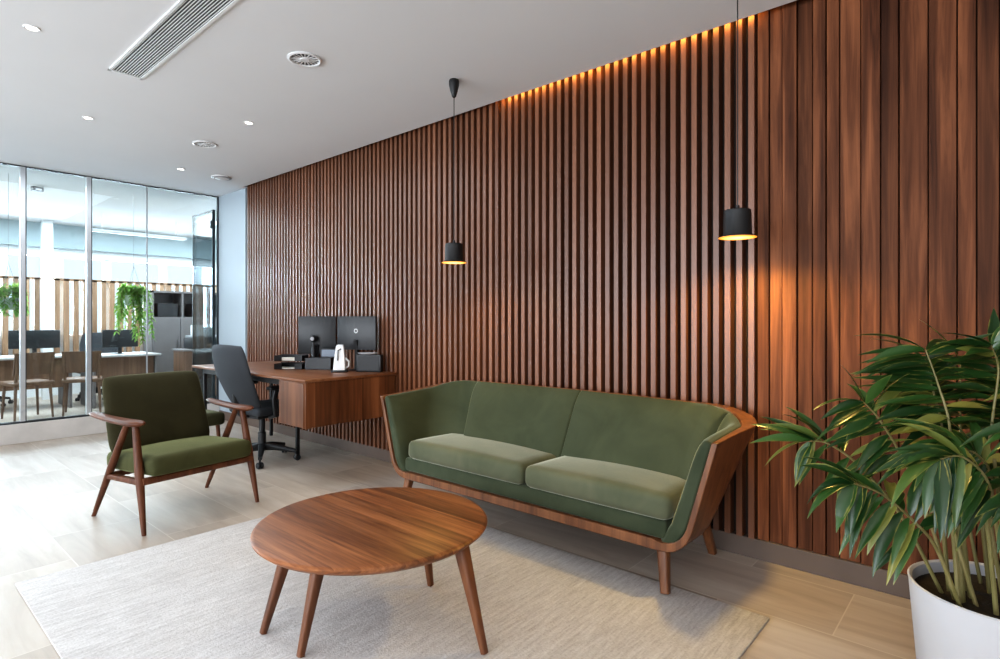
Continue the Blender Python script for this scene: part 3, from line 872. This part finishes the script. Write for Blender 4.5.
class Fol:
    def __init__(s):
        s.bm = bmesh.new(); s.pid = s.bm.faces.layers.float.new('pid'); s.ed = s.bm.verts.layers.float.new('edge'); s.k = 0
    def leaf(s, base, d, L, W, droop=.35, fold=.25, roll=0., nseg=8, curl=0., face=0.):
        base = Vector(base); d = Vector(d).normalized()
        side = d.cross(Vector((0, 0, 1)))
        if side.length < .1: side = d.cross(Vector((1, 0, 0)))
        side.normalize(); up = side.cross(d).normalized()
        side, up = side * math.cos(roll) + up * math.sin(roll), up * math.cos(roll) - side * math.sin(roll)
        if face:
            up = up - FW * face; up = (up - d * up.dot(d)).normalized(); side = d.cross(up).normalized()
        rows = []; p = base.copy(); t = d.copy()
        pidv = random.random() * 100
        for i in range(nseg + 1):
            q = i / nseg
            w = W * ((min(1, (q + .02) / .32) ** .6) if q < .32 else (1 - ((q - .32) / .68) ** 1.7))
            w = max(w, .0006)
            n_ = side.cross(t).normalized()
            rows.append([s.bm.verts.new(p - side * w + n_ * w * fold), s.bm.verts.new(p - side * w * .5 + n_ * w * fold * .35), s.bm.verts.new(p),
                         s.bm.verts.new(p + side * w * .5 + n_ * w * fold * .35), s.bm.verts.new(p + side * w + n_ * w * fold)])
            for v, e in zip(rows[-1], (1, .35, .1, .35, 1)): v[s.ed] = max(e, (q - .75) * 4 if q > .75 else 0)
            t = (t + Vector((0, 0, -1)) * droop * 2 / nseg + side * curl / nseg).normalized()
            p = p + t * (L / nseg)
        for a, b in zip(rows, rows[1:]):
            for c in range(4):
                f = s.bm.faces.new((a[c], a[c + 1], b[c + 1], b[c])); f[s.pid] = pidv
    def done(s, name, mat, parent, **k):
        me_bm = s.bm
        me = bpy.data.meshes.new(name); me_bm.to_mesh(me); me_bm.free(); me.materials.append(M[mat])
        for p in me.polygons: p.use_smooth = True
        o = bpy.data.objects.new(name, me); COL.objects.link(o); o.parent = parent
        return o

def px(u, v, b=0.):           # plant drawing sheet: lateral and height in the plane through the pot's axis, b = nearer/farther
    return pw((u - 1000) * .00324, b, 1.25 - (v - 320) * .00324)
rn = random.Random(11); random.seed(21)
canes = []
def cane(pts, r0, r1, name='cane'):
    # smooth the polyline
    P = [Vector(p) for p in pts]; out = []
    for i in range(len(P) - 1):
        p0, p1, p2, p3 = P[max(i - 1, 0)], P[i], P[i + 1], P[min(i + 2, len(P) - 1)]
        for k in range(6):
            t_ = k / 6
            out.append(.5 * ((2 * p1) + (p2 - p0) * t_ + (2 * p0 - 5 * p1 + 4 * p2 - p3) * t_ ** 2 + (3 * p1 - p0 - 3 * p2 + p3) * t_ ** 3))
    out.append(P[-1])
    nn = len(out)
    obj(name, T(out, [r0 + (r1 - r0) * i / (nn - 1) for i in range(nn)], n=8), 'cane', plant)
    return out

def frond(root, pts, nleaf, L, W, sides=(1, 1), droop=.4, start=.35, down=0., lean=.7, r=(.0065, .002)):
    """cane from the soil through pts; leaves alternate along its last part"""
    line = cane([root] + pts, *r)
    f = Fol(); nn = len(line)
    i0 = int(nn * start)
    view = Vector((-FW.x, -FW.y, .15))
    nleaf = int(nleaf * 2.1)
    for k in range(nleaf):
        q = k / max(1, nleaf - 1)
        fi = i0 + (nn - 1 - i0) * q; i = min(int(fi), nn - 2)
        p = line[i].lerp(line[i + 1], fi - i); tg = (line[i + 1] - line[i]).normalized()
        sd = tg.cross(view)
        if sd.length < .1: sd = RV.copy()
        sd.normalize()
        for s in (-1, 1):
            pr0 = sides[0] if s > 0 else sides[1]
            if rn.random() > pr0: continue
            d = sd * s * lean * 1.25 + tg * (.15 + .4 * q) + Vector((rn.uniform(-.3, .3), rn.uniform(-.3, .3), rn.uniform(-.12, .28) - down))
            if d.z > .3: d.z *= .35
            d -= RV * .22
            ll = 1.1 * L * rn.uniform(.78, 1.12) * (1 - .2 * abs(q - .4))
            f.leaf(p + d.normalized() * .004, d, ll, 0.84 * W * rn.uniform(.85, 1.15), droop * rn.uniform(.35, 1.0), rn.uniform(.12, .4), rn.uniform(-.4, .4), curl=rn.uniform(-.25, .25), face=rn.uniform(.3, 1.5))
    tg = (line[-1] - line[-3]).normalized()
    tg = tg + Vector((rn.uniform(-.2, .2), rn.uniform(-.2, .2), .05)) - RV * .5
    tg.z *= .6
    f.leaf(line[-1], tg, L, .9 * W, droop, .25, rn.uniform(-.4, .4))
    f.done('frond', 'leaf', plant)

def soil(a, b): return pw(a, b, .330)
# the fronds the photo shows, left to right
frond(soil(-.10, -.03), [px(940, 500, -.03), px(945, 430, -.02), px(938, 385, 0), px(930, 350, .02)], 9, .22, .021, (.55, 1), .35, .52, down=.05, lean=.85)
frond(soil(-.13, .02), [px(935, 520, .03), px(915, 465, .05), px(893, 425, .06), px(876, 405, .06)], 7, .19, .020, (.9, 1), .45, .5, down=.1)
frond(soil(-.17, -.06), [px(918, 540, -.08), px(893, 512, -.1), px(855, 482, -.13), px(825, 470, -.15)], 7, .19, .021, (.8, 1), .75, .42, down=.25, lean=.8)
frond(soil(-.14, .06), [px(925, 530, .1), px(890, 480, .14), px(858, 455, .16), px(838, 452, .17)], 6, .19, .020, (1, .8), .5, .5, down=.1)
frond(soil(-.06, -.12), [px(955, 520, -.16), px(935, 465, -.2), px(905, 440, -.23), px(880, 440, -.25)], 7, .21, .022, (1, 1), .8, .45, down=.25)
frond(soil(.05, -.12), [px(1000, 500, -.2), px(1008, 430, -.26), px(985, 408, -.31), px(950, 408, -.34)], 7, .22, .026, (1, .8), .9, .5, down=.45, lean=.7)
frond(soil(.02, .0), [px(985, 500, 0), px(992, 420, .0), px(998, 370, .0), px(988, 345, -.01)], 7, .19, .023, (.9, .9), .2, .6, down=-.25)
frond(soil(-.03, .08), [px(970, 500, .09), px(965, 430, .1), px(955, 390, .1), px(948, 362, .1)], 7, .19, .021, (1, .9), .4, .5)
frond(soil(-.02, -.04), [px(975, 520, -.06), px(965, 470, -.1), px(945, 445, -.12), px(922, 440, -.14)], 7, .20, .022, (1, 1), .75, .45, down=.2)
frond(soil(.0, -.15), [px(985, 520, -.2), px(975, 470, -.26), px(955, 455, -.3), px(935, 465, -.33)], 5, .19, .022, (1, 1), .8, .45, down=.4)
# the rest of the crown, towards the right and the back
frond(soil(.10, .0), [px(1030, 500, 0), px(1045, 420, 0), px(1060, 370, 0), px(1080, 345, 0)], 8, .21, .022, (1, .8), .4, .5)
frond(soil(.14, -.06), [px(1050, 520, -.08), px(1085, 460, -.12), px(1120, 440, -.15)], 8, .21, .022, (1, 1), .6, .45)
frond(soil(.12, .08), [px(1035, 510, .1), px(1050, 440, .13), px(1070, 400, .16), px(1085, 385, .17)], 7, .20, .022, (1, 1), .4, .5)
frond(soil(.04, .12), [px(1000, 500, .15), px(1005, 420, .18), px(1010, 365, .2)], 7, .20, .022, (1, 1), .35, .5)
frond(soil(.08, -.10), [px(1020, 520, -.14), px(1040, 450, -.22), px(1045, 425, -.3)], 7, .21, .024, (1, 1), .7, .5, down=.2)
for a, b, u2, v2, b2 in ((-.07, .03, 955, 440, .02), (-.12, .0, 945, 445, -.03), (-.04, -.08, 962, 450, -.12), (.01, .05, 985, 430, .05), (.03, -.06, 1000, 430, -.08), (-.09, -.09, 948, 470, -.12), (-.15, -.02, 940, 480, -.02), (-.05, .08, 960, 440, .08), (.06, .02, 1010, 430, .02), (-.02, -.13, 975, 470, -.17), (-.11, .07, 950, 450, .07)):
    cane([soil(a, b), px((u2 + 1000 + a / .00324) / 2 , 520, (b + b2) / 2), px(u2, v2, b2)], .0075, .005)

# ------------------------------------------------------------------ office beyond the glass
# slatted screen under the far windows
bm = bmesh.new(); lay = bm.faces.layers.float.new('pid'); k = 0
x = -.5
while x < 6.0:
    n0 = len(bm.faces); box(bm, x, x + .07, FY - .12, FY - .06, .55, 1.93); bm.faces.ensure_lookup_table()
    for f in bm.faces[n0:]: f[lay] = k + .5
    x += .13; k += 1
scn = thing('slat_screen', 'pale wood vertical slat screen below the far office windows', 'screen', (2.7, FY - .09, .0))
for v in bm.verts: v.co -= Vector((2.7, FY - .09, 0))
obj('slats', bm, 'screenwood', scn, smooth=False)
bm = bmesh.new(); box(bm, -3.2, 3.3, -.03, .03, 1.90, 1.94); box(bm, -3.2, 3.3, -.03, .03, .50, .55)
for xx in (-3.1, 0, 3.2): box(bm, xx - .03, xx + .03, .03, .09, 0, 1.9)
obj('rails', bm, 'screenwood', scn, smooth=False)

def office_desk(x, y, w, label):
    t = thing('office_desk', label, 'desk', (x, y, 0), 0, 'desks in the office behind the glass')
    obj('top', B(-w / 2, w / 2, -.38, .38, .715, .745, r=.004, seg=1), 'off_desk', t)
    obj('front_panel', B(-w / 2 + .08, w / 2 - .08, -.30, -.28, .30, .715), 'off_brown', t, smooth=False)
    for s in (-1, 1):
        obj('leg_panel', B(s * (w / 2 - .06) - .015, s * (w / 2 - .06) + .015, -.34, .34, 0, .715), 'off_grey', t, smooth=False)
    return t
office_desk(1.40, 10.3, 1.5, 'pale office desk behind the leftmost glass panes')
office_desk(2.68, 9.95, .9, 'pale office desk behind the middle glass pane, under the trailing plant')
def office_monitor(x, y, w, label, rz=0):
    t = thing('office_monitor', label, 'monitor', (x, y, .745), rz, 'monitors in the office behind the glass')
    obj('panel', B(-w / 2, w / 2, -.015, .015, .10, .36, r=.008, seg=2), 'black', t)
    obj('neck', B(-.025, .025, .012, .03, .005, .22), 'black', t, smooth=False)
    obj('foot', B(-.10, .10, -.06, .08, 0, .008, r=.003, seg=1), 'black', t)
office_monitor(1.10, 10.3, .5, 'dark monitor on the left office desk, leftmost behind the glass')
office_monitor(1.75, 10.35, .58, 'dark monitor on the left office desk, its right-hand one behind the glass')
office_monitor(2.68, 9.9, .46, 'dark monitor on the office desk under the trailing plant')
dup(oc, (1.30, 11.05, 0), -PI / 2 + .25, 'dark swivel chair at the left office desk behind the glass')
dup(oc, (2.62, 10.8, 0), -PI / 2 - .3, 'dark swivel chair at the right-hand office desk behind the glass')
def brown_chair(x, y, rz, label):
    t = thing('wooden_chair', label, 'chair', (x, y, 0), rz, 'wooden chairs in the office behind the glass')
    obj('seat', cushion(.44, .44, .05, .02, .006, cuts=8), 'off_brown', t, loc=(0, 0, .45))
    A, Bq = [], []
    for i in range(11):
        u = -1 + i / 5
        A.append([Vector((u * .21, -.205 - .05 * q + .03 * u * u, .56 + .28 * q)) for q in (0, .5, 1)])
        Bq.append([Vector((u * .21, -.225 - .05 * q + .03 * u * u, .56 + .28 * q)) for q in (0, .5, 1)])
    bm = bmesh.new(); two_surface(bm, A, Bq); obj('backrest', bm, 'off_brown', t)
    for sx in (-1, 1):
        obj('leg', T([(sx * .19, .18, 0), (sx * .17, .16, .43)], [.012, .018], n=10), 'off_brown', t)
        obj('leg', T([(sx * .20, -.21, 0), (sx * .18, -.18, .43), (sx * .18, -.24, .80)], [.012, .018, .013], n=10), 'off_brown', t)
brown_chair(1.50, 9.35, .2, 'brown wooden chair at the left office desk, the one nearer the left photo edge')
brown_chair(2.08, 9.30, -.25, 'brown wooden chair behind the glass, just left of the second mullion')
struct('trim_6', B(2.0, 2.13, 11.25, 11.38, 0, H), 'facade_white', smooth=False)
# storage wall
cab = thing('storage_cabinet', 'tall grey storage cabinet with dark open niche behind the glass door', 'cabinet', (3.80, 10.35, 0))
bm = bmesh.new()
box(bm, -.62, .62, -.2, .2, 0, 1.30); box(bm, -.62, -.59, -.2, .2, 1.3, 1.72); box(bm, .59, .62, -.2, .2, 1.3, 1.72); box(bm, -.62, .62, .17, .2, 1.3, 1.72); box(bm, -.62, .62, -.2, .2, 1.69, 1.72); box(bm, -.18, -.15, -.2, .2, 1.3, 1.7)
obj('carcass', bm, 'off_grey', cab, smooth=False)
for k in range(3):
    dr = obj('door', B(-.605 + k * .405, -.605 + k * .405 + .397, -.222, -.2, .06, 1.28, r=.003, seg=1), 'off_grey', cab)
    obj('handle', B(-.605 + k * .405 + .35, -.605 + k * .405 + .362, -.24, -.222, .72, .92), 'chrome', dr, smooth=False)
for k, (x0, w) in enumerate(((3.30, .30), (3.88, .42))):
    tag(obj('file_box', B(x0 - w / 2 + .12, x0 + w / 2 + .12, 10.17, 10.44, 1.301, 1.52, r=.006, seg=1), 'black'),
        ('dark file box in the left niche of the grey cabinet', 'wide dark file box in the right niche of the grey cabinet')[k], 'box', 'file boxes in the grey cabinet')
ct = thing('low_counter', 'dark brown low counter in front of the grey cabinet beyond the door', 'counter', (3.72, 9.35, 0))
obj('top', B(-.45, .45, -.22, .22, .78, .81, r=.004, seg=1), 'off_grey', ct)
obj('carcass', B(-.43, .43, -.2, .2, .08, .78), 'off_brown', ct, smooth=False)
obj('plinth', B(-.40, .40, -.17, .17, 0, .08), 'black', ct, smooth=False)
pr2 = thing('printer', 'black desktop printer on the brown counter beyond the glass door', 'printer', (3.68, 9.35, .81))
bm = bmesh.new(); box(bm, -.26, .26, -.18, .18, 0, .17, r=.02)
obj('body', bm, 'black', pr2)
obj('scanner_lid', B(-.24, .24, -.16, .17, .17, .20, r=.008, seg=2), 'grey_pl', pr2)
obj('paper_tray', B(-.16, .16, -.28, -.17, .05, .06), 'grey_pl', pr2, smooth=False)
obj('rear_feeder', B(-.17, .17, .12, .14, .20, .36, r=.006, seg=1), 'wplastic', pr2)

# hanging plants
def hanging(x, y, zpot, n, Lmax, spread, label, seed):
    r_ = random.Random(seed); random.seed(seed)
    t = thing('hanging_plant', label, 'plant', (x, y, zpot), 0)
    obj('pot', Lt([(0, 0), (.07, 0), (.085, .01), (.11, .13), (.105, .13), (.08, .02), (0, .02)], n=24), 'wplastic', t)
    bm = bmesh.new()
    for k in range(3):
        a = 2 * PI * k / 3; tube(bm, [(.105 * math.cos(a), .105 * math.sin(a), .125), (0, 0, .5)], .002, n=6)
    tube(bm, [(0, 0, .5), (0, 0, H - zpot)], .002, n=6)
    obj('hanger', bm, 'grey_pl', t)
    f = Fol(); sb = bmesh.new()
    for k in range(n):
        a = r_.uniform(0, 2 * PI); L = Lmax * r_.uniform(.35, 1); out = spread * r_.uniform(.4, 1)
        pts = []
        for i in range(9):
            q = i / 8
            rr = .06 + out * (1 - (1 - q) ** 2); z = .13 + .16 * math.sin(PI * min(1, q * 1.25)) * (1 - q * .5) * r_.uniform(.9, 1.1) - L * q * q
            pts.append(Vector((rr * math.cos(a + .4 * q), rr * math.sin(a + .4 * q), z)))
        tube(sb, pts, .0025, n=5)
        for i in range(1, 9):
            for m_ in range(3):
                p = pts[i - 1].lerp(pts[i], (m_ + .5) / 3); tg = (pts[i] - pts[i - 1]).normalized()
                for s in (-1, 1):
                    sd = tg.cross(Vector((r_.uniform(-1, 1), r_.uniform(-1, 1), .3))).normalized() * s
                    f.leaf(p, sd + tg * .5, r_.uniform(.05, .085), .012, .3, .2, 0, nseg=3)
    f.done('foliage', 'fern', t); obj('stems', sb, 'cane', t)
hanging(2.365, 8.2, 1.43, 26, .62, .14, 'trailing light-green fern hanging behind the middle glass pane', 4)
hanging(1.13, 8.0, 1.36, 18, .22, .12, 'small light-green fern hanging at the left edge behind the glass', 9)

# office ceiling things
t = thing('linear_light', 'slim suspended linear light bar under the office ceiling beyond the glass', 'light', (3.05, 9.9, H), 0)
obj('housing', B(-.75, .55, -.04, .04, -.28, -.245, r=.004, seg=1), 'grey_pl', t)
obj('diffuser', B(-.72, .52, -.03, .03, -.284, -.28), 'wplastic', t, smooth=False)
for xx in (-.6, .4): obj('cable', T([(xx, 0, 0), (xx, 0, -.25)], .004, n=6), 'grey_pl', t)
t = thing('ceiling_panel_light', 'bright rectangular ceiling panel light in the office beyond the door', 'light', (3.9, 9.5, H), 0)
obj('frame', B(-.3, .3, -.16, .16, -.012, 0), 'wplastic', t, smooth=False)
obj('diffuser', B(-.28, .28, -.14, .14, -.015, -.012), 'panel_lt', t, smooth=False)
t = thing('ceiling_sensor', 'small dark box sensor on the office ceiling behind the left pane', 'sensor', (1.47, 8.56, H), .3)
obj('body', B(-.055, .055, -.03, .03, -.05, 0, r=.005, seg=1), 'black', t)
obj('window', B(-.03, .03, -.034, -.029, -.04, -.015), 'grey_pl', t, smooth=False)

# ------------------------------------------------------------------ light
w = bpy.data.worlds.new('sky'); S.world = w; w.use_nodes = True
nt = w.node_tree; nt.nodes.clear()
o_ = nt.nodes.new('ShaderNodeOutputWorld'); bg = nt.nodes.new('ShaderNodeBackground')
tc = nt.nodes.new('ShaderNodeTexCoord'); sx = nt.nodes.new('ShaderNodeSeparateXYZ'); nt.links.new(tc.outputs['Generated'], sx.inputs[0])
cr = nt.nodes.new('ShaderNodeValToRGB')
cr.color_ramp.elements[0].position = .45; cr.color_ramp.elements[0].color = (.75, .80, .82, 1)
cr.color_ramp.elements[1].position = .9; cr.color_ramp.elements[1].color = (.62, .78, 1, 1)
mr = nt.nodes.new('ShaderNodeMapRange'); mr.inputs[1].default_value = -1; nt.links.new(sx.outputs[2], mr.inputs[0]); nt.links.new(mr.outputs[0], cr.inputs[0])
nt.links.new(cr.outputs[0], bg.inputs[0]); bg.inputs[1].default_value = 1.8
nt.links.new(bg.outputs[0], o_.inputs[0])

def area(name, loc, rot, sx_, sy_, e, col):
    l = bpy.data.lights.new(name, 'AREA'); l.shape = 'RECTANGLE'; l.size = sx_; l.size_y = sy_; l.energy = e; l.color = col
    o = bpy.data.objects.new(name, l); COL.objects.link(o); o.location = loc; o.rotation_euler = rot
    return o
# daylight outside the left-hand windows, shining in (+x)
area('daylight_left', (-4.4, 3.0, 1.7), (0, -PI / 2, 0), 2.6, 9.5, 800, (.93, .97, 1))
# daylight outside the far facade, shining in (-y)
area('daylight_far', (1.5, FY + .5, 1.9), (-PI / 2, 0, 0), 9, 1.6, 1300, (.86, .94, 1))
# added broad fill that brightens the office, not one of its lamps
area('office_fill', (1.8, 9.6, H - .02), (0, 0, 0), 8, 3, 420, (.93, .97, 1))
# added cool fill to brighten the slat wall, no fixture hangs there
area('slat_wall_fill', (1.5, 5.3, H - .015), (0, 0, 0), 1.4, 2.6, 46, (.86, .93, 1))
# added warm-white fill above and behind the camera, not a room lamp
area('rear_fill', (-.6, -.6, H - .02), (0, 0, 0), 4, 3, 40, (1, .90, .80))
for x, y, lab in DL:
    l = bpy.data.lights.new('downlight_beam', 'SPOT'); l.energy = 14; l.color = (1, .9, .78); l.spot_size = math.radians(85); l.spot_blend = .6; l.shadow_soft_size = .04
    o = bpy.data.objects.new('downlight_beam', l); COL.objects.link(o); o.location = (x, y, H - .012)

# ------------------------------------------------------------------ camera
cam = bpy.data.cameras.new('camera'); co = bpy.data.objects.new('camera', cam); COL.objects.link(co)
cam.sensor_width = 36; cam.lens = 571 / 1000 * 36; cam.shift_y = -9.5 / 1000
co.location = (0, 0, 1.25); co.rotation_euler = (PI / 2, 0, -math.atan2(.752, .659))
cam.clip_start = .05; cam.clip_end = 200
S.camera = co
S.view_settings.view_transform = 'Standard'
S.view_settings.look = 'Medium High Contrast'
S.view_settings.exposure = -0.22
try:
    S.cycles.use_denoising = True; S.cycles.use_adaptive_sampling = False
    S.cycles.max_bounces = 10; S.cycles.diffuse_bounces = 5; S.cycles.glossy_bounces = 5; S.cycles.transparent_max_bounces = 16
    S.cycles.sample_clamp_indirect = 6; S.cycles.caustics_reflective = False; S.cycles.caustics_refractive = False
except Exception: pass
